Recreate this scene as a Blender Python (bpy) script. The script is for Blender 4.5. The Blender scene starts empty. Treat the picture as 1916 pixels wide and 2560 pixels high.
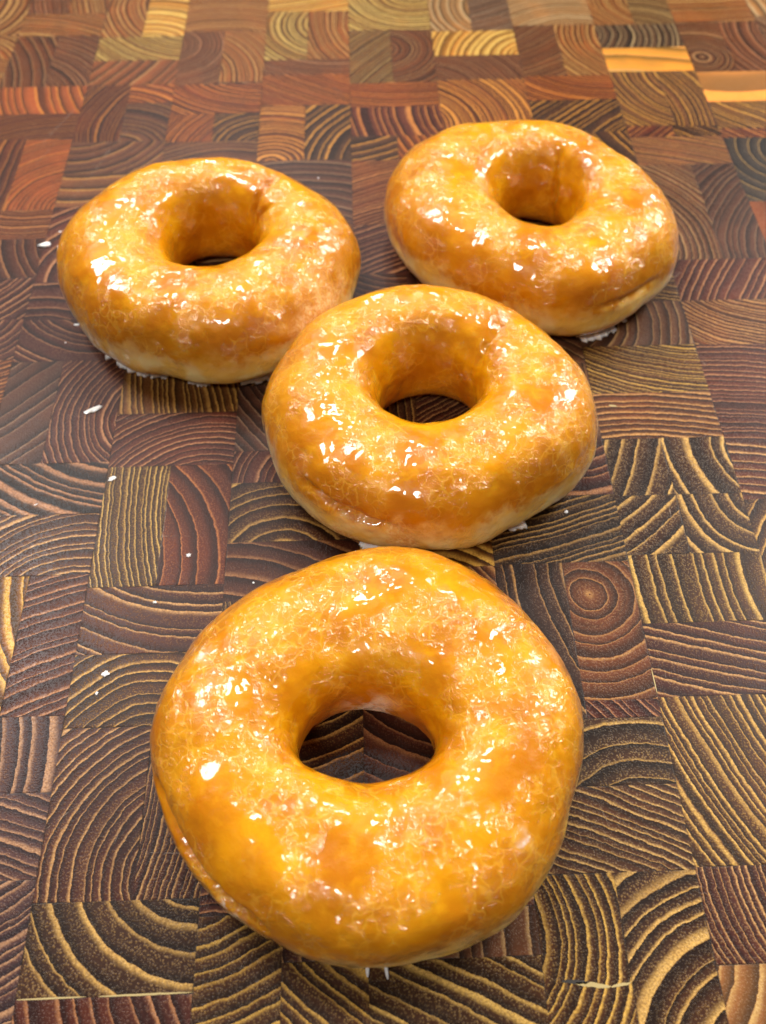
# Four glazed ring doughnuts on an end-grain chopping board (close-up, indoor light)
import bpy, math, random
import numpy as np
from mathutils import Matrix, Vector

SC = bpy.context.scene
C = SC.collection

# ------------------------------------------------------------------ camera
PITCH, YAW, ROLL, CAM_H = 0.96299582, 0.02798356, -0.00507227, 0.19278557
def camera():
    cd = bpy.data.cameras.new('camera'); o = bpy.data.objects.new('camera', cd); C.objects.link(o)
    cp, sp = math.cos(PITCH), math.sin(PITCH); cy, sy = math.cos(YAW), math.sin(YAW)
    fwd = Vector((sy*cp, cy*cp, -sp)); right = Vector((cy, -sy, 0)); up = right.cross(fwd)
    cr, sr = math.cos(ROLL), math.sin(ROLL)
    r2 = right*cr + up*sr; u2 = up*cr - right*sr
    m = Matrix((r2, u2, -fwd)).transposed().to_4x4(); m.translation = (0, 0, CAM_H)
    o.matrix_world = m
    cd.sensor_fit = 'VERTICAL'; cd.sensor_height = 24; cd.lens = 24*2300/2560
    cd.clip_start = .01; cd.clip_end = 50
    cd.dof.use_dof = True; cd.dof.focus_distance = .205; cd.dof.aperture_fstop = 11
    SC.camera = o
camera()

# ------------------------------------------------------------------ light
SC.view_settings.view_transform = 'Standard'; SC.view_settings.look = 'None'
SC.view_settings.exposure = 0.0; SC.view_settings.gamma = 1
w = bpy.data.worlds.new('World'); SC.world = w; w.use_nodes = True
w.node_tree.nodes['Background'].inputs[0].default_value = (1, .95, .88, 1)
w.node_tree.nodes['Background'].inputs[1].default_value = 0.09
def lamp(name, direction, dist, size, power, col=(1, .96, .9), sy=None, at=(0, .16, 0)):
    l = bpy.data.lights.new(name, 'AREA'); l.energy = power; l.color = col
    l.shape = 'ELLIPSE' if sy is None else 'RECTANGLE'; l.size = size; l.size_y = sy or size
    o = bpy.data.objects.new(name, l); C.objects.link(o)
    d = Vector(direction).normalized(); o.location = Vector(at) + d*dist
    o.rotation_euler = d.to_track_quat('Z', 'Y').to_euler()
lamp('ceiling_lamp', (-.46, .42, .80), 1.3, .42, 12.5, (1, .97, .93))
lamp('ceiling_lamp', (.60, .30, .76), 1.3, .36, 11.0, (1, .97, .93))
lamp('ceiling_lamp', (-.20, -.50, .83), 1.3, .22, 5.5, (1, .97, .93))
lamp('ceiling_lamp', (-.03, .33, .94), 1.3, .16, 2.6, (1, .97, .93))  # extra lamp added for more glints; its board reflection hides under the nearest doughnut
lamp('ceiling_lamp', (.07, .62, .78), 1.3, .18, 3.0, (1, .97, .93))  # also added for glaze glints, mirrored on the board under the middle doughnut
lamp('ceiling_lamp', (-.15, .78, .62), 1.4, .22, 2.6, (1, .97, .93))
lamp('under_cabinet_lamp', (.66, .60, .46), 1.2, .36, 6.0, (1, .97, .93))
lamp('window_light', (-.25, .80, .60), 1.6, 1.2, 1.6, (.9, .95, 1), .6)

# ------------------------------------------------------------------ helpers
def linkmesh(name, V, F, mats, smooth=True, parent=None):
    me = bpy.data.meshes.new(name)
    me.from_pydata([tuple(v) for v in V], [], F)
    for m in (mats if isinstance(mats, (list, tuple)) else [mats]): me.materials.append(m)
    if smooth: me.polygons.foreach_set('use_smooth', [True]*len(me.polygons))
    me.update()
    o = bpy.data.objects.new(name, me); C.objects.link(o)
    if parent: o.parent = parent
    return o
def tag(o, label, cat, group=None):
    o['label'] = label; o['category'] = cat
    if group: o['group'] = group

class NT:
    """tiny node-tree writer"""
    def __init__(s, name):
        s.m = bpy.data.materials.new(name); s.m.use_nodes = True
        s.t = s.m.node_tree; s.t.nodes.clear()
    def n(s, typ, ins=None, **kw):
        x = s.t.nodes.new(typ)
        for k, v in kw.items(): setattr(x, k, v)
        for k, v in (ins or {}).items():
            sock = x.inputs[k]
            if isinstance(v, bpy.types.NodeSocket): s.t.links.new(v, sock)
            else: sock.default_value = v
        return x
    def math(s, op, a, b=0.0, c=0.0, clamp=False):
        x = s.n('ShaderNodeMath', {0: a, 1: b, 2: c}, operation=op, use_clamp=clamp); return x.outputs[0]
    def vec(s, op, a, b=(0, 0, 0), scale=None):
        x = s.n('ShaderNodeVectorMath', {0: a, 1: b}, operation=op)
        if scale is not None:
            if isinstance(scale, bpy.types.NodeSocket): s.t.links.new(scale, x.inputs['Scale'])
            else: x.inputs['Scale'].default_value = scale
        return x.outputs['Value'] if op in ('LENGTH', 'DISTANCE', 'DOT_PRODUCT') else x.outputs['Vector']
    def mix(s, f, a, b):
        x = s.n('ShaderNodeMix', data_type='RGBA')
        for i, v in ((0, f), (6, a), (7, b)):
            if isinstance(v, bpy.types.NodeSocket): s.t.links.new(v, x.inputs[i])
            else: x.inputs[i].default_value = v if i == 0 else (*v, 1) if len(v) == 3 else v
        return x.outputs[2]
    def smooth(s, x, lo, hi, a=0.0, b=1.0):
        return s.n('ShaderNodeMapRange', {'Value': x, 'From Min': lo, 'From Max': hi, 'To Min': a, 'To Max': b}, interpolation_type='SMOOTHSTEP').outputs[0]
    def noise(s, vec, scale, detail=2, rough=.5, dims='3D', out=0, dist=0):
        return s.n('ShaderNodeTexNoise', {'Vector': vec, 'Scale': scale, 'Detail': detail, 'Roughness': rough, 'Distortion': dist}, noise_dimensions=dims).outputs[out]
    def attr(s, name, out='Vector'):
        return s.n('ShaderNodeAttribute', attribute_name=name).outputs[out]

# ------------------------------------------------------------------ the chopping board
# One row per end-grain block: u0, u1 (strips of 33 mm), y0, y1 (mm), growth-ring centre x, y (mm), ring spacing (mm), tone
U0, W = -134.40368, 33.0
BLOCKS = [
 (-1, 0, 371.0, 407.7, -170.9, 396.9, 4, 'O'),
 (-1, 0, 353.3, 371.0, -151.2, 347.4, 3, 'O'),
 (-1, 0, 333.9, 353.3, -85.1, 647.1, 2.5, 'O'),
 (0, 0.5, 387.5, 404.1, -422.3, 324.9, 2.4, 'R'),
 (0.5, 1, 387.5, 403.5, 133.0, 458.8, 2.6, 'O'),
 (0, 1, 370.0, 387.5, -134.1, 328.2, 2.8, 'O'),
 (0, 0.5, 333.6, 370.0, -200.1, 326.1, 5, 'RD'),
 (0.5, 1, 333.6, 370.0, -135.1, 321.9, 2.6, 'R'),
 (0, 1, 315.6, 333.6, -55.3, 344.9, 5.2, 'U'),
 (0, 1, 299.8, 315.6, -102.0, 243.7, 1.9, 'D'),
 (0, 0.5, 259.8, 299.8, 176.8, 258.2, 5, 'D'),
 (0.5, 1, 259.8, 299.8, -95.7, 260.2, 2.4, 'U'),
 (0, 1, 245.0, 259.8, -109.5, 300.7, 2.0, 'R'),
 (0, 1, 226.4, 245.0, -77.9, 248.0, 5, 'D'),
 (0, 1, 208.0, 226.4, -138.7, 245.7, 3.2, 'P'),
 (0, 1, 191.3, 208.0, -119.5, 213.6, 3, 'P'),
 (1, 1.5, 368.2, 402.9, -56.5, 395.5, 3, 'O'),
 (1.5, 2, 368.2, 402.3, -81.9, 359.2, 5, 'Y'),
 (1, 2, 350.8, 368.2, -60.9, 392.4, 2.2, 'G'),
 (1, 2, 333.5, 350.8, -159.6, 384.9, 6, 'U'),
 (1, 1.5, 297.4, 333.5, -47.4, 302.2, 2.3, 'D'),
 (1.5, 2, 321.4, 333.5, -88.3, 300.9, 4, 'R'),
 (1.5, 2, 297.4, 321.4, -86.3, 289.4, 4, 'S'),
 (1, 2, 279.3, 297.4, -99.9, 309.7, 5, 'S'),
 (1, 2, 260.9, 279.3, -94.3, 372.5, 9, 'B'),
 (1, 2, 224.1, 260.9, -78.6, 226.9, 6, 'P'),
 (1, 2, 207.4, 224.1, -96.2, 185.3, 6, 'P'),
 (1, 2, 190.2, 207.4, -76.5, 225.5, 4, 'P'),
 (1, 1.45, 152.8, 190.2, -309.1, 391.5, 6, 'S'),
 (1.45, 2, 152.8, 190.2, -53.8, 168.9, 2.4, 'P'),
 (1, 2, 136.2, 152.8, -58.2, 195.4, 3.3, 'K2'),
 (1, 2, 118.0, 136.2, -70.6, 100.6, 2.7, 'PG'),
 (1, 1.56, 81.6, 118.0, -32.9, 123.2, 3.5, 'G'),
 (1.56, 2, 81.6, 118.0, -39.9, 2.4, 3.4, 'P'),
 (1, 2, 64.5, 81.6, -131.8, 69.3, 4.5, 'PW'),
 (1, 2, 46.9, 64.5, -109.1, -36.1, 2.6, 'PW'),
 (1, 2, 16.9, 46.9, -120.7, 115.4, 2.6, 'PW'),
 (2, 3, 371.0, 403.9, -52.8, 333.9, 1.6, 'O'),
 (2, 2.5, 333.0, 371.0, -73.5, 360.7, 2, 'R'),
 (2.5, 3, 334.1, 371.0, -76.4, 336.4, 2.2, 'O'),
 (2, 3, 313.6, 333.0, -35.1, 357.6, 3, 'R'),
 (2, 2.5, 296.2, 313.6, -21.2, 283.2, 2, 'R'),
 (2.5, 3, 296.2, 313.6, -33.5, 291.5, 3, 'K'),
 (2, 3, 269.8, 296.2, -45.3, 250.5, 4, 'S'),
 (2, 3, 169.3, 191.0, 77.0, 198.7, 2.4, 'G2'),
 (2, 3, 150.9, 169.3, -41.7, 132.7, 2.6, 'P'),
 (2, 2.5, 114.2, 150.9, 52.8, 145.0, 1.9, 'GK'),
 (2.5, 3, 114.2, 150.9, -78.2, 120.2, 6, 'U2'),
 (2, 3, 96.2, 114.2, -37.6, 162.4, 4.2, 'PG'),
 (2, 3, 78.5, 96.2, -49.2, 68.2, 3.4, 'GD'),
 (2, 2.6, 42.4, 78.5, -38.3, 47.4, 2.8, 'PG'),
 (2.6, 3, 42.4, 78.5, -150.9, 71.7, 1.7, 'PG'),
 (2, 3, 25.5, 42.4, -33.6, 55.8, 5.2, 'KG'),
 (2, 3, 4.3, 25.5, 11.6, 46.8, 4.6, 'P'),
 (3, 4, 385.5, 402.7, -96.7, 679.0, 3, 'Y'),
 (3, 3.5, 349.0, 385.5, -7.9, 375.2, 3, 'G'),
 (3.5, 4, 349.0, 385.5, 35.2, 378.1, 2.2, 'O'),
 (3, 4, 338.5, 349.0, -8.1, 389.3, 2, 'R'),
 (3, 4, 317.8, 338.5, 139.5, 584.0, 2.2, 'R'),
 (3, 3.5, 284.1, 317.8, -30.6, 282.2, 3, 'RG'),
 (3.5, 4, 284.1, 317.8, 25.9, 278.9, 4, 'K'),
 (3, 4, 249.4, 284.1, -20.7, 219.4, 5, 'S'),
 (3, 4, 225.8, 249.4, -20.7, 219.4, 3, 'D'),
 (3, 4, 144.5, 155.1, -13.0, 144.1, 3, 'P'),
 (3, 4, 126.0, 144.5, -21.1, 117.0, 5, 'GD'),
 (3, 4, 109.2, 126.0, -38.4, 66.7, 6, 'D'),
 (3, 4, 88.9, 109.2, 264.7, 118.4, 2, 'GD'),
 (3, 4, 60.9, 88.9, -21.7, 107.4, 4.5, 'GD'),
 (3, 3.5, 39.0, 46.4, -33.7, 18.5, 3, 'P'),
 (3, 3.5, 3.5, 39.0, -52.8, 93.8, 4, 'GB'),
 (3.5, 4, 3.0, 30.2, 37.5, 88.0, 4, 'GB'),
 (4, 5, 369.8, 404.0, 24.5, 399.3, 3.2, 'G'),
 (4, 4.5, 331.6, 369.8, 111.4, 266.7, 2, 'G2'),
 (4.5, 5, 331.6, 369.8, 9.9, 355.2, 3.5, 'RD'),
 (4, 5, 315.5, 331.6, 17.8, 395.3, 2.2, 'R'),
 (4, 5, 297.4, 315.5, 60.2, 314.5, 4.6, 'P'),
 (4, 4.5, 283.0, 297.4, -17.0, 346.2, 6, 'K'),
 (4.5, 5, 283.0, 297.4, 49.7, 305.3, 4, 'R'),
 (4, 5, 248.2, 283.0, 112.7, 2.7, 2.2, 'R'),
 (4, 5, 224.6, 248.2, 112.7, 2.7, 3, 'P'),
 (4, 5, 117.1, 132.2, 15.7, 101.4, 4, 'G'),
 (4, 5, 59.8, 86.2, 19.5, 102.1, 5, 'D'),
 (4, 5, 29.9, 38.8, 58.7, 34.9, 5, 'B'),
 (4, 5, 4.2, 29.9, 146.6, 294.0, 4, 'GK'),
 (5, 5.5, 367.8, 403.1, 65.5, 386.9, 4, 'T'),
 (5.5, 6, 367.8, 402.5, 6.5, 473.5, 2, 'B'),
 (5, 6, 349.6, 367.8, 68.0, 347.5, 4.2, 'Y'),
 (5, 6, 332.6, 349.6, 23.8, 321.1, 1.9, 'R'),
 (5, 6, 294.0, 332.6, 15.6, 302.7, 2.4, 'RG'),
 (5, 6, 137.6, 156.7, 55.6, 164.2, 4, 'P'),
 (5, 6, 117.4, 137.6, -23.4, 377.2, 2.6, 'DG'),
 (5, 5.5, 77.0, 117.4, 100.8, 116.8, 4, 'K'),
 (5.5, 6, 81.2, 117.4, 52.3, 108.4, 3.6, 'KN'),
 (5, 6, 62.0, 77.0, 57.2, 43.7, 6, 'BD'),
 (5, 6, 44.5, 62.0, 2.8, -53.9, 2.7, 'BG'),
 (5, 5.5, 3.4, 44.5, 16.1, 33.8, 3, 'GB'),
 (5.5, 6, 2.9, 44.5, 70.3, 8.1, 3.8, 'KG'),
 (6, 7, 371.0, 401.5, 87.4, 348.5, 2.5, 'T'),
 (6, 6.5, 334.0, 371.0, 35.3, 406.1, 2.2, 'RD'),
 (6.5, 7, 334.0, 371.0, 118.7, 362.5, 2.8, 'O'),
 (6, 7, 317.6, 334.0, 94.8, 360.1, 2.2, 'R'),
 (6, 7, 297.3, 317.6, 279.1, 81.9, 3, 'K'),
 (6, 7, 257.8, 297.3, 232.8, 347.7, 4, 'K'),
 (6, 7, 190.6, 209.1, 55.0, 203.6, 4.4, 'B'),
 (6, 7, 172.3, 190.6, 100.6, 243.2, 2.1, 'GB'),
 (6, 7, 155.8, 172.3, 72.3, 65.0, 2.8, 'RG'),
 (6, 6.48, 137.0, 155.8, -73.3, 205.4, 5, 'KG'),
 (6.48, 7, 137.0, 155.8, 114.5, 151.4, 5, 'KG'),
 (6, 6.48, 119.0, 137.0, -5.4, 220.0, 4.6, 'KG'),
 (6.48, 7, 119.0, 137.0, 101.9, 136.3, 4.6, 'KG'),
 (6, 7, 100.0, 119.0, 150.8, 113.0, 4.6, 'GK'),
 (6, 7, 81.5, 100.0, 157.8, 383.8, 3.6, 'PG'),
 (6, 7, 45.0, 81.5, 194.3, 114.9, 3.0, 'GG'),
 (6, 7, 27.1, 45.0, 98.2, 44.0, 2.0, 'PG'),
 (6, 7, 2.1, 27.1, 40.6, 35.0, 6, 'T'),
 (7, 7.5, 370.2, 400.6, 122.4, 389.0, 2.5, 'O'),
 (7.5, 8, 370.2, 399.9, 110.1, 355.6, 1.9, 'G2'),
 (7, 8, 352.8, 370.2, 84.0, 364.8, 4, 'BG'),
 (7, 8, 335.6, 352.8, 85.3, 170.2, 13, 'YY'),
 (7, 7.55, 300.2, 335.6, 137.0, 336.0, 3.8, 'BG'),
 (7.55, 8, 299.6, 335.6, 72.6, 307.5, 3.2, 'BG'),
 (7, 8, 276.8, 293.3, 48.3, 96.6, 2.5, 'B'),
 (7, 7.55, 227.6, 276.8, 72.3, 236.3, 2.6, 'B'),
 (7.55, 8, 227.6, 276.8, 170.7, 224.2, 3.2, 'S'),
 (7, 8, 209.0, 227.6, 250.1, 140.3, 3.6, 'P'),
 (7, 8, 190.2, 209.0, 125.0, 232.4, 1.9, 'RG'),
 (7, 8, 153.7, 190.2, 95.9, 71.3, 2.4, 'P'),
 (7, 8, 134.8, 153.7, 85.4, 65.1, 3.5, 'PG'),
 (7, 8, 98.8, 134.8, 140.7, 99.0, 4, 'GD'),
 (8, 9, 371.0, 399.0, 138.7, 515.3, 2.2, 'O'),
 (8, 8.5, 334.4, 371.0, 134.4, 344.9, 3.0, 'RD'),
 (8.5, 9, 334.4, 371.0, 195.7, 362.0, 4, 'R'),
 (8, 9, 314.5, 334.4, 144.4, 399.5, 20, 'YT'),
 (8, 9, 297.5, 314.5, 335.3, 533.9, 2.6, 'BG'),
 (8, 9, 255.8, 291.7, 151.7, 283.7, 6, 'S2'),
 (8, 9, 226.3, 255.8, 5.7, 245.7, 9, 'U'),
 (9, 10, 374.8, 397.7, 8.5, 361.4, 5, 'T'),
]
TONES = {   # dark wood, light ring line, line width, pore amount
 'D':  ((.048,.019,.011), (.30,.135,.050), .15, .55),
 'D2': ((.060,.034,.018), (.40,.23,.075), .26, .6),
 'S':  ((.055,.032,.022), (.24,.14,.075), .11, .5),
 'S2': ((.022,.026,.027), (.28,.19,.10), .09, .35),
 'K':  ((.028,.018,.013), (.42,.22,.070), .16, .5),
 'K2': ((.022,.018,.016), (.42,.19,.085), .28, .7),
 'KG': ((.034,.019,.011), (.62,.36,.10), .17, .8),
 'KN': ((.085,.038,.016), (.38,.19,.06), .12, .8),
 'GK': ((.046,.024,.010), (.62,.37,.09), .22, .9),
 'P':  ((.052,.019,.014), (.42,.19,.080), .16, .55),
 'PG': ((.050,.019,.014), (.56,.30,.105), .19, .65),
 'PW': ((.052,.032,.035), (.44,.23,.11), .24, .7),
 'R':  ((.085,.032,.012), (.42,.17,.050), .2, .45),
 'RG': ((.085,.036,.014), (.50,.25,.080), .28, .65),
 'O':  ((.145,.052,.012), (.56,.27,.055), .3, .5),
 'U':  ((.14,.052,.018), (.46,.23,.06), .09, .45),
 'U2': ((.062,.020,.010), (.48,.17,.045), .08, .6),
 'G':  ((.13,.062,.014), (.72,.42,.075), .38, .8),
 'G2': ((.090,.045,.014), (.48,.26,.060), .25, .7),
 'GB': ((.055,.028,.013), (.66,.38,.075), .24, .9),
 'GD': ((.040,.020,.012), (.58,.32,.08), .17, .75),
 'GG': ((.050,.026,.011), (.66,.38,.09), .26, .9),
 'DG': ((.028,.019,.012), (.44,.24,.07), .24, .85),
 'B':  ((.085,.048,.026), (.38,.23,.095), .15, .6),
 'BD': ((.034,.022,.013), (.54,.32,.09), .11, .85),
 'BG': ((.055,.030,.016), (.54,.32,.10), .2, .75),
 'Y':  ((.32,.15,.020), (.80,.46,.075), .45, .5),
 'YY': ((.46,.24,.035), (.60,.36,.09), .08, .3),
 'RD': ((.075,.028,.010), (.42,.19,.05), .18, .5),
 'YT': ((.40,.23,.055), (.46,.29,.09), .1, .4),
 'T':  ((.20,.115,.040), (.56,.35,.12), .28, .5),
}
def board_material():
    t = NT('end_grain_teak')
    P = t.n('ShaderNodeTexCoord').outputs['Object']
    P = t.vec('SCALE', P, scale=1000.0)                       # millimetres
    ring = t.attr('ring'); misc = t.attr('misc'); edge = t.attr('edge')
    dark = t.attr('dark', 'Color'); light = t.attr('light', 'Color')
    rs = t.n('ShaderNodeSeparateXYZ', {0: ring}); ms = t.n('ShaderNodeSeparateXYZ', {0: misc}); es = t.n('ShaderNodeSeparateXYZ', {0: edge})
    width, pore, seed = ms.outputs
    ctr = t.n('ShaderNodeCombineXYZ', {0: rs.outputs[0], 1: rs.outputs[1], 2: 0.0}).outputs[0]
    Ps = t.vec('ADD', P, t.n('ShaderNodeCombineXYZ', {0: 0.0, 1: 0.0, 2: t.math('MULTIPLY', seed, 97.0)}).outputs[0])
    w1 = t.vec('SCALE', t.vec('SUBTRACT', t.noise(Ps, .06, 1, out=1), (.5, .5, .5)), scale=2.0)
    w2 = t.vec('SCALE', t.vec('SUBTRACT', t.noise(Ps, .45, 2, out=1), (.5, .5, .5)), scale=.75)
    w3 = t.vec('SCALE', t.vec('SUBTRACT', t.noise(Ps, 2.6, 1, out=1), (.5, .5, .5)), scale=.28)
    Q = t.vec('ADD', t.vec('ADD', P, w1), t.vec('ADD', w2, w3))
    Q = t.vec('MULTIPLY', Q, (1, 1, 0))
    r = t.vec('DISTANCE', Q, ctr)
    ph = t.math('DIVIDE', r, rs.outputs[2])
    irr = t.n('ShaderNodeTexNoise', {'W': t.math('ADD', t.math('MULTIPLY', ph, .42), t.math('MULTIPLY', seed, 31.0)), 'Scale': 1.0, 'Detail': 1.0}, noise_dimensions='1D').outputs[0]
    ph = t.math('ADD', ph, t.math('MULTIPLY', irr, 1.5))
    idx = t.math('FLOOR', ph); f = t.math('FRACT', ph)
    lw = t.n('ShaderNodeTexWhiteNoise', {'W': t.math('ADD', idx, seed)}, noise_dimensions='1D').outputs[0]
    wd = t.math('MULTIPLY', width, t.math('ADD', .65, t.math('MULTIPLY', lw, .8)))
    # early-wood line: crisp outer edge, fading inwards
    x = t.math('DIVIDE', f, wd)
    rise = t.smooth(f, 0.0, .035)
    line = t.math('MULTIPLY', rise, t.smooth(x, .40, 1.9, 1.0, 0.0))
    line = t.math('MULTIPLY', line, t.math('ADD', .62, t.math('MULTIPLY', lw, .38)))
    # pores: close cells, dense beside the line, thinning out across the ring
    vo = t.n('ShaderNodeTexVoronoi', {'Vector': t.vec('ADD', Ps, t.vec('SCALE', w2, scale=1.0)), 'Scale': 2.1, 'Randomness': .95}, feature='F1', distance='EUCLIDEAN')
    cell = t.smooth(vo.outputs['Distance'], .15, .62, 1.0, 0.0)
    fine = t.noise(Ps, 3.4, 2)
    fade = t.smooth(f, .10, .85, 1.0, .16)
    leather = t.math('MULTIPLY', cell, t.smooth(fine, .30, .60, .25, 1.0))
    dots = t.math('MULTIPLY', leather, t.math('MULTIPLY', t.math('MULTIPLY', fade, .46), pore))
    grit = t.smooth(t.noise(Ps, 2.2, 2, .6), .36, .62)
    line = t.math('MULTIPLY', line, t.math('ADD', .55, t.math('MULTIPLY', grit, .45)))
    amt = t.math('MAXIMUM', line, dots, clamp=True)
    big = t.noise(Ps, .06, 2)
    streak = t.noise(t.n('ShaderNodeCombineXYZ', {0: t.math('MULTIPLY', ph, 1.6), 1: seed, 2: 0.0}).outputs[0], 1.0, 2)
    dk = t.mix(t.smooth(streak, .45, .7, 0.0, .75), dark, t.vec('SCALE', dark, scale=.5))
    dk = t.mix(t.smooth(big, .48, .72, 0, .5), dk, t.vec('MULTIPLY', dark, (2.0, 1.6, 1.1)))
    # dark rim just outside each line
    dk = t.mix(t.smooth(f, .05, .55, .55, 0.0), dk, t.vec('MULTIPLY', dark, (1.75, 1.45, 1.25)))
    dk = t.mix(t.smooth(f, .50, .95, 0.0, .85), dk, t.vec('MULTIPLY', dark, (.26, .32, .42)))
    lt = t.mix(t.smooth(t.noise(Ps, .25, 2), .4, .75, 0.0, .4), light, t.vec('MULTIPLY', light, (.72, .62, .52)))
    col = t.mix(amt, dk, lt)
    # glue seams
    d = t.math('ADD', es.outputs[0], t.math('MULTIPLY', t.math('SUBTRACT', fine, .5), .35))
    seam = t.math('MULTIPLY', t.smooth(d, .02, .24, 1.0, 0.0), t.smooth(t.noise(P, .13, 1), .38, .66, .05, .8))
    col = t.mix(seam, col, (.012, .008, .006))
    # dull wiped-oil patches
    bsdf = t.n('ShaderNodeBsdfPrincipled', {'Base Color': col, 'IOR': 1.5, 'Specular IOR Level': .18})
    rough = t.math('ADD', .24, t.math('MULTIPLY', t.noise(P, .045, 3), .22))
    rough = t.math('SUBTRACT', rough, t.math('MULTIPLY', amt, .06))
    t.t.links.new(rough, bsdf.inputs['Roughness'])
    h = t.math('ADD', t.math('MULTIPLY', t.math('MULTIPLY', cell, t.smooth(fine, .3, .6)), .55), t.math('MULTIPLY', line, .12))
    h = t.math('SUBTRACT', h, t.math('MULTIPLY', seam, .8))
    h = t.math('ADD', h, t.math('MULTIPLY', t.noise(t.vec('MULTIPLY', P, (.35, 3.0, 1)), 1.2, 2), .15))
    b = t.n('ShaderNodeBump', {'Height': h, 'Strength': 0.4, 'Distance': .0002})
    t.t.links.new(b.outputs[0], bsdf.inputs['Normal'])
    t.n('ShaderNodeOutputMaterial', {0: bsdf.outputs[0]})
    return t.m

def cutting_board():
    rnd = random.Random(11)
    rows = [42.8 + 18.12*n for n in range(-14, 34)]
    blocks = list(BLOCKS)
    tones = ['D', 'P', 'R', 'K', 'O', 'PG', 'B', 'G', 'GD', 'S', 'RG', 'U']
    for k in range(-5, 14):                                    # plain random blocks wherever none was listed
        for lo, hi in ((0, .5), (.5, 1)):
            spans = sorted((b[2], b[3]) for b in BLOCKS if min(b[1], k+hi)-max(b[0], k+lo) > .25)
            y = rows[0]; gaps = []
            for a, b in spans:
                if a - y > .5: gaps.append((y, a))
                y = max(y, b)
            gaps.append((y, rows[-1]))
            for a, b in gaps:
                n = max(1, round((b-a)/(27 if rnd.random() < .5 else 18.12)))
                for i in range(n):
                    y0 = a+(b-a)*i/n; y1 = a+(b-a)*(i+1)/n
                    ang = rnd.uniform(0, 6.28); R = rnd.uniform(25, 120)
                    cx = U0+(k+.5)*W; cy = (y0+y1)/2
                    blocks.append((k+lo, k+hi, y0, y1, cx+R*math.cos(ang), cy+R*math.sin(ang), rnd.uniform(2, 4), rnd.choice(['O', 'R', 'G', 'U', 'RG', 'O'] if y0 > 355 else tones)))
    V, F = [], []; at = dict(ring=[], misc=[], edge=[], dark=[], light=[])
    NX = 2
    def face(q, ring, misc, ed, dk, lt):
        b = len(V); V.extend(q); F.append(tuple(range(b, b+len(q))))
        for e in ed:
            at['ring'].append(ring); at['misc'].append(misc); at['edge'].append((e, 0, 0)); at['dark'].append(dk); at['light'].append(lt)
    for (u0, u1, y0, y1, cx, cy, sp, tone) in blocks:
        dk, lt, wd, po = TONES[tone]
        j = rnd.uniform(.9, 1.12); j2 = rnd.uniform(.92, 1.08)
        dk = (dk[0]*j*.96, dk[1]*j*.66, dk[2]*j*.58)
        if y0 > 325: dk = (dk[0]*1.0, dk[1]*1.15, dk[2]*1.1); lt = (lt[0]*.62, lt[1]*.74, lt[2]*1.1)
        elif y0 > 255: dk = (dk[0]*1.3, dk[1]*1.2, dk[2]*1.1); lt = (lt[0]*.85, lt[1]*.88, lt[2]); lt = (min(.85, lt[0]*j2*1.35), lt[1]*j2*1.1, lt[2]*j2*.5)
        sd = rnd.uniform(0, 10); sp *= .88 if tone[0] == 'K' else .64 if tone in ('GB', 'GG', 'BG') else .74; wd *= .8
        x0, x1 = U0+u0*W, U0+u1*W
        cxm, cym = (x0+x1)/2, (y0+y1)/2
        # hip-roof split so that 'edge' is the true distance to the nearest side
        s = min(x1-x0, y1-y0)/2
        p = [(x0, y0), (x1, y0), (x1, y1), (x0, y1)]
        if x1-x0 >= y1-y0: a, b = (x0+s, cym), (x1-s, cym); quads = [(p[0], p[1], b, a), (p[1], p[2], b), (p[2], p[3], a, b), (p[3], p[0], a)]
        else: a, b = (cxm, y0+s), (cxm, y1-s); quads = [(p[0], p[1], a), (p[1], p[2], b, a), (p[2], p[3], b), (p[3], p[0], a, b)]
        for qd in quads:
            uq = []
            for v in qd:
                if v not in uq: uq.append(v)
            if len(uq) < 3: continue
            face([(v[0]/1000, v[1]/1000, 0) for v in uq], (cx, cy, sp), (wd, po, sd), [0 if v in p else s for v in uq], dk, lt)
    # sides and underside of the slab
    xa, xb = (U0-5*W)/1000, (U0+14*W)/1000; ya, yb = rows[0]/1000, rows[-1]/1000; T = -.04
    dk, lt, wd, po = TONES['R']
    for q in ([(xa, ya, T), (xb, ya, T), (xb, ya, 0), (xa, ya, 0)], [(xb, ya, T), (xb, yb, T), (xb, yb, 0), (xb, ya, 0)],
              [(xb, yb, T), (xa, yb, T), (xa, yb, 0), (xb, yb, 0)], [(xa, yb, T), (xa, ya, T), (xa, ya, 0), (xa, yb, 0)],
              [(xa, ya, T), (xa, yb, T), (xb, yb, T), (xb, ya, T)]):
        face(q, (0, 0, 3), (wd, po, 1), [9]*4, dk, lt)
    o = linkmesh('cutting_board', V, F, board_material(), smooth=False)
    for k, d in at.items():
        a = o.data.attributes.new(k, 'FLOAT_VECTOR', 'POINT'); a.data.foreach_set('vector', np.array(d, dtype=np.float32).ravel())
    tag(o, 'dark end-grain wood chopping board with gold growth rings, under all four doughnuts', 'cutting board')
    return o
board = cutting_board()

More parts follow.
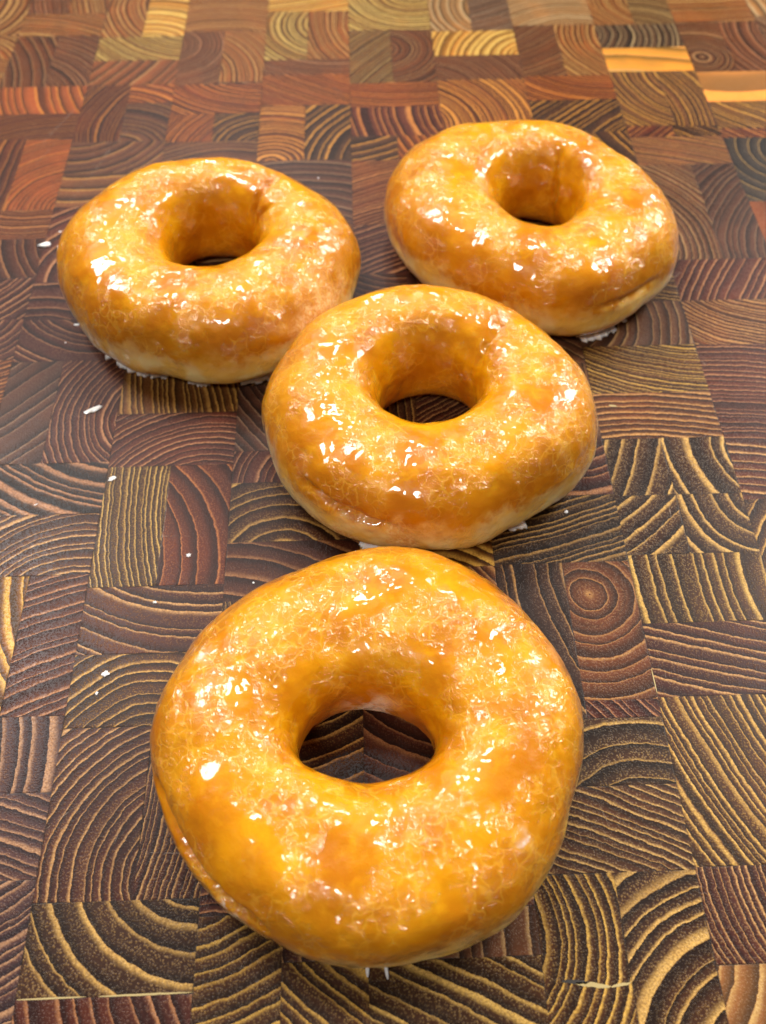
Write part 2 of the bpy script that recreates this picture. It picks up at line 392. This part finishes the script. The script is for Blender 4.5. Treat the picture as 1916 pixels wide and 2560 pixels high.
def scratches():
    """fine knife scratches: hair-thin ribbons pressed into the oil, children of the board"""
    t = NT('knife_scratch')
    b = t.n('ShaderNodeBsdfPrincipled', {'Base Color': (.34, .25, .19, 1), 'Roughness': .6})
    tr = t.n('ShaderNodeBsdfTransparent')
    mx = t.n('ShaderNodeMixShader', {0: t.smooth(t.noise(t.n('ShaderNodeTexCoord').outputs['Object'], 500, 2), .35, .6, .05, .6), 1: tr.outputs[0], 2: b.outputs[0]})
    t.n('ShaderNodeOutputMaterial', {0: mx.outputs[0]})
    L = [(-98.4, 334.1, -115.8, 287.7, 0.14), (-82.4, 304.5, -90.4, 286.7, 0.12), (-85.9, 296.9, -97.3, 262.6, 0.16), (-107.6, 297.0, -111.8, 285.1, 0.12), (-56.1, 128.5, -44.7, 128.3, 0.1), (-51.9, 145.5, -52.1, 117.2, 0.12), (-53.6, 99.9, -55.2, 96.9, 0.1), (46.4, 58.0, 47.6, 54.4, 0.1), (68.4, 125.2, 69.2, 121.6, 0.12), (76.9, 133.2, 76.8, 129.5, 0.16), (96.5, 184.9, 98.5, 180.9, 0.12)]
    rnd = random.Random(4)
    for _ in range(26):
        x, y = rnd.uniform(-.12, .16), rnd.uniform(.02, .34); a = rnd.uniform(0, 3.14); l = rnd.uniform(.003, .018)
        L.append((x*1000, y*1000, (x+l*math.cos(a))*1000, (y+l*math.sin(a))*1000, .10))
    g = NT('pale_glue'); gb = g.n('ShaderNodeBsdfPrincipled', {'Base Color': (.42, .31, .12, 1), 'Roughness': .5}); g.n('ShaderNodeOutputMaterial', {0: gb.outputs[0]})
    k = NT('dark_crack'); kb = k.n('ShaderNodeBsdfPrincipled', {'Base Color': (.02, .013, .008, 1), 'Roughness': .6}); k.n('ShaderNodeOutputMaterial', {0: kb.outputs[0]})
    for x0, y0, x1, y1, wd in L + [(-68.1, 25.5, -55.2, 25.6, 0.3), (-52.9, 25.6, -35.2, 25.7, 0.34), (36.5, 24.9, 43.1, 24.1, 0.82), (43.1, 24.1, 46.9, 24.6, 0.5), (34.0, 25.3, 39.1, 24.9, 0.7), (67.5, 167.9, 69.7, 167.5, 0.6), (63.5, 88.5, 63.6, 82.3, 0.22)]:
        kind = 'scratch' if wd < .2 else 'knot_crack' if wd > .65 and wd < .8 else 'glue_line'
        mt = t.m if kind == 'scratch' else k.m if kind == 'knot_crack' else g.m
        n = 14; V = []; F = []
        dx, dy = x1-x0, y1-y0; ln = math.hypot(dx, dy); nx, ny = -dy/ln, dx/ln
        for i in range(n+1):
            f = i/n; ww = wd*math.sin(math.pi*min(1, .03+f*.97))**.5*.5+.01
            bow = math.sin(f*math.pi)*ln*(.01 if wd < .2 else 0)+(rnd.uniform(-.12, .12)*wd if wd > .3 else 0)
            for s in (-1, 1): V.append(((x0+dx*f+nx*(bow+s*ww))/1000, (y0+dy*f+ny*(bow+s*ww))/1000, .00006))
        for i in range(n): F.append((2*i, 2*i+2, 2*i+3, 2*i+1))
        linkmesh(kind, V, F, mt, smooth=False, parent=board)
scratches()

# ------------------------------------------------------------------ doughnuts
def vnoise(P, scale, seed=0):
    """value noise in 3D, vectorised; about -1..1"""
    Q = P*scale + seed*17.31; I = np.floor(Q).astype(np.int64); f = Q-I; f = f*f*(3-2*f)
    out = 0
    for dx in (0, 1):
        for dy in (0, 1):
            for dz in (0, 1):
                a = (I[..., 0]+dx)*73856093 ^ (I[..., 1]+dy)*19349663 ^ (I[..., 2]+dz)*83492791 ^ (seed*2654435)
                a = (a ^ (a >> 13))*1274126177 & 0x7fffffff; a = a ^ (a >> 15)
                h = (a % 65536)/32768.0-1
                wt = (f[..., 0] if dx else 1-f[..., 0])*(f[..., 1] if dy else 1-f[..., 1])*(f[..., 2] if dz else 1-f[..., 2])
                out = out+h*wt
    return out
def interp(tab, phi):
    n = len(tab); t = (phi % (2*np.pi))/(2*np.pi)*n; i = np.floor(t).astype(int); f = t-i
    tab = np.asarray(tab, float); p0, p1, p2, p3 = tab[(i-1) % n], tab[i % n], tab[(i+1) % n], tab[(i+2) % n]
    return .5*((2*p1)+(-p0+p2)*f+(2*p0-5*p1+4*p2-p3)*f*f+(-p0+3*p1-3*p2+p3)*f**3)
def shape(d, phi, t):
    R = interp(d['R'], phi); r = interp(d['r'], phi); H = d['H']*(1+.04*np.sin(phi+d.get('hp', 0)))
    a = (R-r)/2; m = (R+r)/2; c = np.cos(t); s = np.sin(t); zc = .44*H
    rho = m+a*np.sign(c)*np.abs(c)**np.where(c < 0, .68, .88)
    z = np.where(s >= 0, zc+(H-zc)*np.abs(s)**.86, zc-zc*np.abs(s)**.72)
    return rho, z
def bumpf(phi, t, p0, t0, sp, st):
    dp = (phi-p0+np.pi) % (2*np.pi)-np.pi; dt = (t-t0+np.pi) % (2*np.pi)-np.pi
    return np.exp(-(dp/sp)**2-(dt/st)**2)

def glaze_material():
    t = NT('glazed_dough')
    tc = t.n('ShaderNodeTexCoord').outputs['Object']
    P = t.vec('SCALE', tc, scale=1000.0)
    fry = t.n('ShaderNodeSeparateXYZ', {0: t.attr('fry')})
    pale, torn, white = fry.outputs
    wob = t.vec('SCALE', t.vec('SUBTRACT', t.noise(P, .35, 3, out=1), (.5, .5, .5)), scale=3.0)
    Pw = t.vec('ADD', P, wob)
    m1 = t.noise(P, .085, 2, .5); m2 = t.noise(Pw, .22, 3, .55); m3 = t.noise(P, 1.5, 3, .6)
    deep = (.52, .165, .001); mid = (.71, .285, .002); gold = (.90, .46, .006)
    c = t.mix(t.smooth(m1, .30, .66), deep, mid)
    c = t.mix(t.smooth(m2, .44, .80, 0, .5), c, gold)
    c = t.mix(t.smooth(m3, .58, .80, 0, .22), c, (.50, .13, .004))
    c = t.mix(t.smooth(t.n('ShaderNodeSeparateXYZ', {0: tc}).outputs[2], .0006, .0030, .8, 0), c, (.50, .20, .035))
    c = t.mix(t.math('MULTIPLY', t.attr('shoulder', 'Fac'), t.smooth(m2, .3, .7, .35, .8), clamp=True), c, (.46, .125, .003))
    # milky film where the glaze lies thicker
    film = t.smooth(t.noise(Pw, .12, 3, .6), .55, .80, 0, .20)
    c = t.mix(film, c, (.88, .52, .09))
    c = t.mix(t.math('MULTIPLY', pale, t.smooth(t.math('ADD', m2, t.math('MULTIPLY', pale, .6)), .55, .85), clamp=True), c, t.mix(t.smooth(t.noise(P, .16, 2), .38, .62), (.92, .60, .13), (.95, .76, .33)))
    c = t.mix(t.math('MULTIPLY', torn, t.smooth(m2, .35, .6, .35, 1.0)), c, t.mix(t.smooth(m3, .4, .6), (.74, .38, .10), (.90, .62, .28)))
    c = t.mix(t.math('MULTIPLY', white, t.smooth(m2, .4, .55), clamp=True), c, (.90, .80, .72))
    # crinkled sugar glaze: broken plates and fine wrinkles
    wob2 = t.vec('SCALE', t.vec('SUBTRACT', t.noise(P, .32, 1, out=1), (.5, .5, .5)), scale=3.6)
    Pc = t.vec('ADD', P, wob2)
    where = t.smooth(t.noise(P, .10, 2), .40, .58)
    def crumple(scale, k):                                     # every plate tilts its own way, with sharp fold lines between
        v = t.n('ShaderNodeTexVoronoi', {'Vector': Pc, 'Scale': scale, 'Randomness': 1.0}, feature='F1')
        tilt = t.vec('SUBTRACT', v.outputs['Color'], (.5, .5, .5))
        loc = t.vec('SUBTRACT', Pc, t.vec('SCALE', v.outputs['Position'], scale=1.0))
        return t.math('MULTIPLY', t.vec('DOT_PRODUCT', tilt, loc), k)
    v1 = t.n('ShaderNodeTexVoronoi', {'Vector': Pc, 'Scale': .30, 'Randomness': 1.0}, feature='DISTANCE_TO_EDGE').outputs['Distance']
    soft = t.noise(P, .17, 0)
    ridge = t.math('ABSOLUTE', t.math('SUBTRACT', t.noise(Pc, .42, 1, .4), .5))
    ridge2 = t.math('ABSOLUTE', t.math('SUBTRACT', t.noise(Pw, .85, 1, .4), .5))
    h = t.math('MULTIPLY', soft, 1.0)
    h = t.math('ADD', h, t.math('MULTIPLY', crumple(.26, .52), where))
    h = t.math('ADD', h, t.math('MULTIPLY', crumple(.55, .15), where))
    h = t.math('ADD', h, t.math('MULTIPLY', t.smooth(v1, 0, .12), t.math('MULTIPLY', where, .13)))
    h = t.math('ADD', h, t.math('MULTIPLY', t.smooth(ridge, 0, .035), t.math('MULTIPLY', where, -.10)))
    h = t.math('ADD', h, t.math('MULTIPLY', t.smooth(ridge2, 0, .05), t.math('MULTIPLY', where, -.08)))
    h = t.math('ADD', h, t.math('MULTIPLY', t.noise(P, .5, 0), .08))
    calm = t.math('SUBTRACT', 1.0, t.math('MULTIPLY', pale, .55), clamp=True)
    bmp = t.n('ShaderNodeBump', {'Height': h, 'Strength': t.math('MULTIPLY', calm, 1.0), 'Distance': .001})
    h2 = t.math('ADD', t.math('MULTIPLY', h, .8), t.math('MULTIPLY', m3, .2))
    bmp2 = t.n('ShaderNodeBump', {'Height': h2, 'Strength': .3, 'Distance': .001})
    # crack valleys gather syrup: brighter amber veins
    vein = t.math('MULTIPLY', t.smooth(v1, 0.0, .10, 1, 0), t.math('MULTIPLY', where, .28))
    c = t.mix(vein, c, (.95, .56, .06))
    coat = t.math('SUBTRACT', 1.0, t.math('MULTIPLY', torn, .75), clamp=True)
    b = t.n('ShaderNodeBsdfPrincipled', {'Base Color': c, 'Roughness': .3, 'IOR': 1.45, 'Specular IOR Level': .2, 'Coat Weight': coat, 'Coat Roughness': .05, 'Coat IOR': 1.5,
            'Coat Normal': bmp.outputs[0], 'Normal': bmp2.outputs[0], 'Subsurface Weight': .35, 'Subsurface Radius': (.0035, .0014, .0004), 'Subsurface Scale': 1.0})
    t.n('ShaderNodeOutputMaterial', {0: b.outputs[0]})
    return t.m
GLAZE = glaze_material()

def sugar_material():
    t = NT('dried_sugar_glaze')
    P = t.vec('SCALE', t.n('ShaderNodeTexCoord').outputs['Object'], scale=1000.0)
    c = t.mix(t.noise(P, .6, 2), (.86, .80, .74), (.93, .90, .88))
    bmp = t.n('ShaderNodeBump', {'Height': t.noise(P, 1.6, 3), 'Strength': .5, 'Distance': .0004})
    b = t.n('ShaderNodeBsdfPrincipled', {'Base Color': c, 'Roughness': .38, 'Normal': bmp.outputs[0], 'Subsurface Weight': .4, 'Subsurface Radius': (.001, .0008, .0006), 'Subsurface Scale': 1.0, 'Coat Weight': .3})
    t.n('ShaderNodeOutputMaterial', {0: b.outputs[0]})
    return t.m
SUGAR = sugar_material()

def surface(d, phi, t):
    """doughnut surface in mm relative to its base centre, with lumps, dents and creases"""
    rho, z = shape(d, phi, t)
    P = np.stack([rho*np.cos(phi), rho*np.sin(phi), z], -1)
    n = np.stack([np.cos(t)*np.cos(phi), np.cos(t)*np.sin(phi), np.sin(t)], -1)
    sd = d['seed']
    disp = .75*vnoise(P, .06, sd)+.42*vnoise(P, .13, sd+1)+.14*vnoise(P, .3, sd+2)+.05*vnoise(P, .8, sd+3)
    for (p0, t0, sp, st, a) in d.get('dents', []): disp = disp+a*bumpf(phi, t, p0, t0, sp, st)
    for (p0, t0, p1, t1, wd, a) in d.get('creases', []):        # a line from (p0,t0) to (p1,t1)
        ux, uy = (p1-p0)*30, (t1-t0)*14; L2 = ux*ux+uy*uy
        qx = ((phi-p0+np.pi) % (2*np.pi)-np.pi)*30; qy = ((t-t0+np.pi) % (2*np.pi)-np.pi)*14
        f = np.clip((qx*ux+qy*uy)/L2, 0, 1)
        wig = .5*vnoise(P, .5, sd+7)
        dist = np.hypot(qx-f*ux, qy-f*uy)+wig*wd
        disp = disp+a*np.exp(-(dist/wd)**2)*np.clip(4*f*(1-f)+.3, 0, 1)
    low = np.clip(z/2.5, 0, 1)                                  # keep the foot on the board
    P = P+n*(disp*low)[..., None]
    P[..., 2] = np.maximum(P[..., 2], 0.04)
    return P

def doughnut(name, label, d):
    root = bpy.data.objects.new(name, None); C.objects.link(root)
    root.location = (d['c'][0]/1000, d['c'][1]/1000, 0)
    tag(root, label, 'doughnut', 'glazed ring doughnuts on the board')
    n, m = 720, 300
    phi, t = np.meshgrid(np.arange(n)*2*np.pi/n, np.arange(m)*2*np.pi/m, indexing='ij')
    P = surface(d, phi, t)
    idx = np.arange(n*m).reshape(n, m); a = idx; b = np.roll(idx, -1, 0); c = np.roll(b, -1, 1); e = np.roll(idx, -1, 1)
    F = np.stack([a, b, c, e], -1).reshape(-1, 4)
    me = bpy.data.meshes.new('dough'); V = (P/1000).reshape(-1, 3)
    me.vertices.add(len(V)); me.vertices.foreach_set('co', V.astype(np.float32).ravel())
    me.loops.add(F.size); me.loops.foreach_set('vertex_index', F.ravel().astype(np.int32))
    me.polygons.add(len(F)); me.polygons.foreach_set('loop_start', np.arange(0, F.size, 4, dtype=np.int32))
    me.polygons.foreach_set('use_smooth', np.ones(len(F), bool))
    me.materials.append(GLAZE); me.update(calc_edges=True); me.validate()
    # fry line: the pale band low on the outer side, torn crumb, white glaze pooled at the foot
    sd = d['seed']; zn = P[..., 2]/d['H']; outer = np.clip(np.cos(t)*3, 0, 1)
    wob = .10*vnoise(P, .07, sd+20)+.05*vnoise(P, .25, sd+21)
    az = interp(d['pale'], phi)
    band = np.exp(-((zn-.33-wob)/.22)**2)*outer*az
    torn = np.zeros_like(band)
    for (p0, t0, sp, st, am) in d.get('torn', []): torn += am*bumpf(phi+.10*vnoise(P, .25, sd+30), t+.25*vnoise(P, .3, sd+31), p0, t0, sp, st)
    wh = np.clip((.10+.05*vnoise(P, .3, sd+40)-zn)*14, 0, 1)*np.clip(.5+vnoise(P, .12, sd+41), 0, 1)
    for (p0, t0, sp, st, am) in d.get('white', []): wh = wh+am*bumpf(phi, t+.2*vnoise(P, .4, sd+42), p0, t0, sp, st)
    A = np.stack([np.clip(band, 0, 1), np.clip(torn*1.4-.2, 0, 1), np.clip(wh, 0, 1)], -1)
    at = me.attributes.new('fry', 'FLOAT_VECTOR', 'POINT'); at.data.foreach_set('vector', A.reshape(-1).astype(np.float32))
    sh = np.exp(-((t-.55)/.42)**2)*np.clip(.75+.5*vnoise(P, .09, sd+60), 0, 1)*np.clip(1-.8*band, 0, 1)
    at = me.attributes.new('shoulder', 'FLOAT', 'POINT'); at.data.foreach_set('value', sh.reshape(-1).astype(np.float32))
    o = bpy.data.objects.new('dough', me); C.objects.link(o); o.parent = root
    # dried glaze pooled against the foot: a lumpy bead, one mesh per run
    for (p0, p1, wd) in d.get('skirt', []):
        k = int(abs(p1-p0)*70)+8; V = []; Fc = []; K = 10
        for i in range(k+1):
            f = i/k; ph = p0+(p1-p0)*f; e = math.sin(math.pi*min(1, max(0, f)))**.6
            q = surface(d, np.array([ph]*5), np.array([5.0, 5.3, 5.5, 5.65, 5.8])); q = q[np.argmin(np.abs(q[:, 2]-.9))]
            nz = float(vnoise(np.array([[i*.33, sd, p0*9]]), 1.0, sd+50)[0]); n2 = float(vnoise(np.array([[i*.9, sd, p0*5]]), 1.0, sd+51)[0])
            rad = wd*e*(.62+.42*nz+.25*n2); rad = max(.08, rad); bel = surface(d, np.array([ph]), np.array([0.0]))[0]; rf = math.hypot(q[0], q[1]); r0 = rf+(math.hypot(bel[0], bel[1])-rf)*(.45+.25*max(0, math.sin(ph)))+.5*n2+rad*.5
            for j in range(K):
                a = 2*math.pi*j/K; rr = r0+rad*math.cos(a)*1.1 if math.cos(a) > 0 else r0+(r0-rf+.6)*math.cos(a); zz = max(.03, rad*.55+(.7*e if math.cos(a) < -.7 and math.sin(a) >= 0 else 0)+rad*math.sin(a)*(1.15 if math.sin(a) > 0 else .8))
                V.append((rr*math.cos(ph)/1000, rr*math.sin(ph)/1000, zz/1000))
        for i in range(k):
            for j in range(K): Fc.append((i*K+j, (i+1)*K+j, (i+1)*K+(j+1) % K, i*K+(j+1) % K))
        Fc += [tuple(range(K)), tuple(range(k*K, k*K+K))[::-1]]
        linkmesh('glaze_skirt', V, Fc, SUGAR, parent=root)
    for (ph, t0, dr, l, wd) in d.get('drips', []):              # single icicles of set glaze
        pt = surface(d, np.array([ph]), np.array([t0]))[0]
        V = []; Fc = []; cx, cy = math.cos(ph), math.sin(ph); K = 8
        for i in range(7):
            f = i/6; rr = math.hypot(pt[0], pt[1])-1.2+(l+1.2)*f; ww = wd*(1-.45*f)*(1 if i < 6 else .35); zz = max(ww*.8, pt[2]*(1-f)**1.5+.3)
            for j in range(K):
                a = 2*math.pi*j/K
                V.append(((rr*cx-cy*ww*math.cos(a)+dr*f*-cy)/1000, (rr*cy+cx*ww*math.cos(a)+dr*f*cx)/1000, (zz+ww*.8*math.sin(a))/1000))
        for i in range(6):
            for j in range(K): Fc.append((i*K+j, i*K+(j+1) % K, (i+1)*K+(j+1) % K, (i+1)*K+j))
        Fc += [tuple(range(K))[::-1], tuple(range(6*K, 7*K))]
        linkmesh('glaze_drip', V, Fc, SUGAR, parent=root)
    return root

doughnut('glazed_doughnut', 'back left glazed doughnut, creased beside its hole, torn patch facing the middle doughnut',
    {'c': [-45.0, 216.6], 'R': [44.1, 41.2, 37.1, 34.4, 33.7, 33.6, 33.5, 34.2, 35.8, 37.5, 38.6, 40.6, 42.0, 41.9, 41.3, 42.1, 42.5, 41.5, 42.8, 44.7, 45.2, 45.0, 44.3, 44.2], 'H': 29, 'r': [15.0, 14.73, 14.04, 13.25, 12.58, 12.15, 12.0, 11.86, 11.5, 11.05, 10.66, 10.39, 10.3, 10.42, 10.79, 11.35, 12.01, 12.57, 12.8, 12.92, 13.26, 13.77, 14.35, 14.82], 'seed': 3, 'pale': [0.5, 0.3, 0.2, 0.1, 0.1, 0.1, 0.1, 0.1, 0.1, 0.1, 0.1, 0.2, 0.2, 0.4, 0.5, 0.6, 0.8, 1, 1, 1, 1, 1, 1, 0.8], 'creases': [(0.6981317007977318, 1.2, 0.4363323129985824, 2.7, 1.3, -1.6), (0.2617993877991494, 2.0, 0.4363323129985824, 2.9, 1.2, -1.0)], 'torn': [(-0.6283185307179586, 0.35, 0.28, 0.35, 1.1)], 'white': [(-2.251474735072685, 5.95, 0.2, 0.25, 1.8)], 'skirt': [(-2.478367537831948, -1.8849555921538759, 1.9), (-1.710422666954443, -1.53588974175501, 0.8), (-1.3089969389957472, -0.8726646259971648, 1.2), (-0.20943951023931956, 0.0, 1.0)]})
doughnut('glazed_doughnut', 'back right glazed doughnut with a pale ragged seam low on its front side',
    {'c': [52.6, 232.1], 'R': [39.7, 35.8, 33.4, 33.3, 34.5, 36.0, 37.0, 38.5, 40.6, 43.0, 45.4, 46.5, 44.6, 42.8, 40.7, 38.9, 38.6, 39.8, 42.7, 44.8, 44.4, 43.6, 44.8, 43.2], 'H': 28, 'r': [11.8, 11.78, 11.72, 11.65, 11.57, 11.52, 11.5, 11.43, 11.25, 11.02, 10.81, 10.65, 10.6, 10.72, 11.07, 11.62, 12.25, 12.79, 13.0, 12.91, 12.67, 12.36, 12.07, 11.87], 'seed': 8, 'pale': [0.8, 0.5, 0.3, 0.1, 0.1, 0.1, 0.1, 0.1, 0.1, 0.2, 0.3, 0.5, 0.6, 0.7, 0.9, 0.8, 0.6, 0.6, 0.8, 1, 1, 0.9, 0.9, 0.9], 'creases': [(-1.3089969389957472, 0.25, -0.7853981633974483, 0.15, 1.0, -1.3), (1.0471975511965976, 2.0, 0.7853981633974483, 3.4, 2.0, -1.2)], 'torn': [(-1.0821041362364843, 6.0, 0.22, 0.25, 0.9), (-0.2617993877991494, 6.2, 0.15, 0.3, 0.7)], 'skirt': [(-1.3089969389957472, -0.8726646259971648, 1.0), (2.705260340591211, 2.9321531433504737, 1.4), (-0.4363323129985824, -0.13962634015954636, 0.8)]})
doughnut('glazed_doughnut', 'middle glazed doughnut, pale lower edge, brown fold low at its front left',
    {'c': [16.7, 157.1], 'R': [41.9, 39.5, 37.3, 36.3, 35.8, 35.5, 35.5, 36.1, 37.3, 38.6, 39.5, 41.1, 43.4, 43.1, 42.7, 42.5, 41.6, 40.5, 40.4, 39.7, 39.1, 40.3, 42.1, 42.9], 'H': 28, 'r': [12.2, 12.19, 12.15, 12.1, 12.05, 12.01, 12.0, 12.06, 12.23, 12.47, 12.73, 12.93, 13.0, 12.68, 11.92, 11.07, 10.38, 9.94, 9.8, 9.92, 10.27, 10.8, 11.44, 11.98], 'seed': 14, 'dents': [(-1.0471975511965976, 0.4, 0.3, 0.5, -0.8), (2.6179938779914944, 1.0, 0.3, 0.5, 0.7), (-1.9198621771937625, 0.0, 0.25, 0.4, -0.8)], 'pale': [0.9, 0.5, 0.2, 0.1, 0.1, 0.1, 0.1, 0.1, 0.1, 0.2, 0.4, 0.6, 0.9, 1, 1, 1, 1, 1, 1, 1, 1, 1, 1, 1], 'creases': [(-2.4085543677521746, 0.4, -1.8500490071139892, 0.12, 1.4, -2.8), (0.6981317007977318, 1.3, 0.4363323129985824, 2.6, 2.2, -0.9)], 'torn': [(-1.8151424220741028, 6.15, 0.12, 0.4, 1.1), (-2.181661564992912, 6.05, 0.25, 0.25, 0.9)], 'skirt': [(-2.181661564992912, -1.9198621771937625, 0.8), (-1.0122909661567112, -0.6283185307179586, 1.1)]})
doughnut('glazed_doughnut', 'nearest glazed doughnut, white drips at its front, board visible through its hole',
    {'c': [-1.9, 66.8], 'R': [44.3, 44.3, 44.4, 45.5, 47.2, 47.5, 45.9, 44.1, 43.0, 42.8, 43.2, 43.6, 43.4, 42.4, 40.7, 39.3, 39.0, 39.4, 40.1, 40.5, 41.0, 41.6, 41.8, 42.8], 'H': 25.5, 'r': [14.2, 13.84, 12.97, 12.01, 11.24, 10.76, 10.6, 10.75, 11.19, 11.89, 12.74, 13.49, 13.8, 12.81, 10.92, 9.32, 8.26, 7.68, 7.5, 7.69, 8.28, 9.38, 11.07, 13.11], 'seed': 21, 'dents': [(-2.6179938779914944, 0.5, 0.35, 0.5, -1.2), (0.3490658503988659, 0.7, 0.3, 0.5, 0.8), (-1.3089969389957472, 0.15, 0.3, 0.4, -1.0), (1.6580627893946132, 2.0, 0.4, 0.5, -0.7)], 'pale': [1, 0.9, 0.6, 0.3, 0.1, 0.1, 0.1, 0.1, 0.1, 0.1, 0.1, 0.1, 0.2, 0.3, 0.3, 0.3, 0.3, 0.4, 0.6, 0.8, 0.9, 1, 1, 1], 'creases': [(-2.9670597283903604, 0.42, -2.0943951023931953, 0.25, 1.3, -3.0)], 'torn': [(-1.5009831567151235, 6.05, 0.2, 0.3, 1.0)], 'white': [(-2.3387411976724017, 6.2, 0.12, 0.16, 1.3), (1.9722220547535925, 0.22, 0.13, 0.14, 1.2), (0.6632251157578453, 0.2, 0.28, 0.07, 0.9), (2.652900463031381, 1.0, 0.05, 0.14, 0.8), (-0.6632251157578453, 0.95, 0.045, 0.1, 0.9), (1.361356816555577, 3.45, 0.45, 0.3, 1.6)], 'skirt': [(1.8325957145940461, 2.181661564992912, 1.2), (-2.705260340591211, -2.303834612632515, 1.2), (-1.4835298641951802, -1.0821041362364843, 0.9), (0.5235987755982988, 0.9599310885968813, 0.7)], 'drips': [(-1.5882496193148399, 5.75, 0, 2.2, 0.55), (-1.5009831567151235, 5.75, 0.3, 2.6, 0.5)]})


# ------------------------------------------------------------------ flakes and crumbs of dried glaze
def flake(x, y, sx, sy, rot, seed, label, kind='flake'):
    rnd = random.Random(seed); K = 14; V = []; F = []
    rad = [1+rnd.uniform(-.38, .32) for _ in range(K)] if kind == 'flake' else [1+rnd.uniform(-.1, .1)+(.6 if i in (7,) else .25 if i in (6, 8) else 0) for i in range(K)]
    lay = ((1, 0.02), (1.04, .35), (.8, .8), (.4, 1.0)) if kind == 'flake' else ((.9, .02), (1.0, .4), (.8, .8), (.4, 1))
    hh = min(sx, sy)*.55
    for s, z in lay:
        for i in range(K):
            a = 2*math.pi*i/K; px, py = rad[i]*s*sx*math.cos(a), rad[i]*s*sy*math.sin(a)
            zz = z*hh*(1+rnd.uniform(-.25, .25)*(z > .1))
            V.append(((px*math.cos(rot)-py*math.sin(rot))/1000, (px*math.sin(rot)+py*math.cos(rot))/1000, zz/1000))
    for l in range(3):
        for i in range(K): F.append((l*K+i, l*K+(i+1) % K, (l+1)*K+(i+1) % K, (l+1)*K+i))
    F += [tuple(range(K))[::-1], tuple(range(3*K, 4*K))]
    o = linkmesh('glaze_'+kind, V, F, SUGAR, smooth=kind != 'flake')
    o.location = (x/1000, y/1000, 0.00005)
    tag(o, label, 'glaze flake' if kind == 'flake' else 'glaze drop', 'specks of dried glaze on the board')
flake(-100.7, 241.8, 1.60, 1.15, 0.20, 3, 'white glaze drop left of the back left doughnut', 'drop')
flake(-74.8, 171.4, 2.60, 1.00, 0.50, 4, 'largest white glaze flake, below the back left doughnut', 'flake')
flake(-66.8, 147.0, 1.00, 0.60, 0.30, 5, 'small white flake on the gold-lined block below the largest flake', 'flake')
flake(-85.2, 205.0, 0.80, 0.40, 0.00, 6, 'tiny white chip against the left foot of the back left doughnut', 'flake')
flake(-87.3, 197.6, 0.30, 0.25, 0.00, 7, 'grey speck just outside the back left doughnut, under the tiny chip', 'flake')
flake(-44.7, 122.6, 0.55, 0.60, 0.00, 8, 'round white speck on the red-brown block left of the gap between the front doughnuts', 'flake')
flake(-51.6, 109.6, 0.50, 0.35, 0.00, 9, 'white speck on a gold ring line directly above left of the nearest doughnut', 'flake')
flake(-60.8, 91.3, 0.85, 0.70, 1.00, 10, 'lumpy white crumb on curved gold rings left of the nearest doughnut', 'flake')
flake(-62.1, 86.6, 0.40, 0.35, 1.00, 11, 'tiny white speck below the lumpy crumb left of the nearest doughnut', 'flake')
flake(-85.3, 139.4, 0.50, 0.15, 0.50, 12, 'thin pale sliver on the black ringed block at the far left edge', 'flake')
flake(50.4, 132.4, 0.55, 0.50, 0.00, 13, "white speck right of the middle doughnut's lower edge", 'flake')
flake(-13.8, 273.6, 0.30, 0.25, 0.00, 14, 'faint whitish speck between the two back doughnuts', 'flake')
flake(-97.3, 248.3, 0.35, 0.30, 0.00, 15, 'tiny clear drop touching the left side of the back left doughnut', 'drop')
flake(-28.3, 114.2, 0.30, 0.30, 0.00, 16, "faint speck on dark grain just left of the nearest doughnut's upper shoulder", 'flake')


SC.render.engine = 'CYCLES'
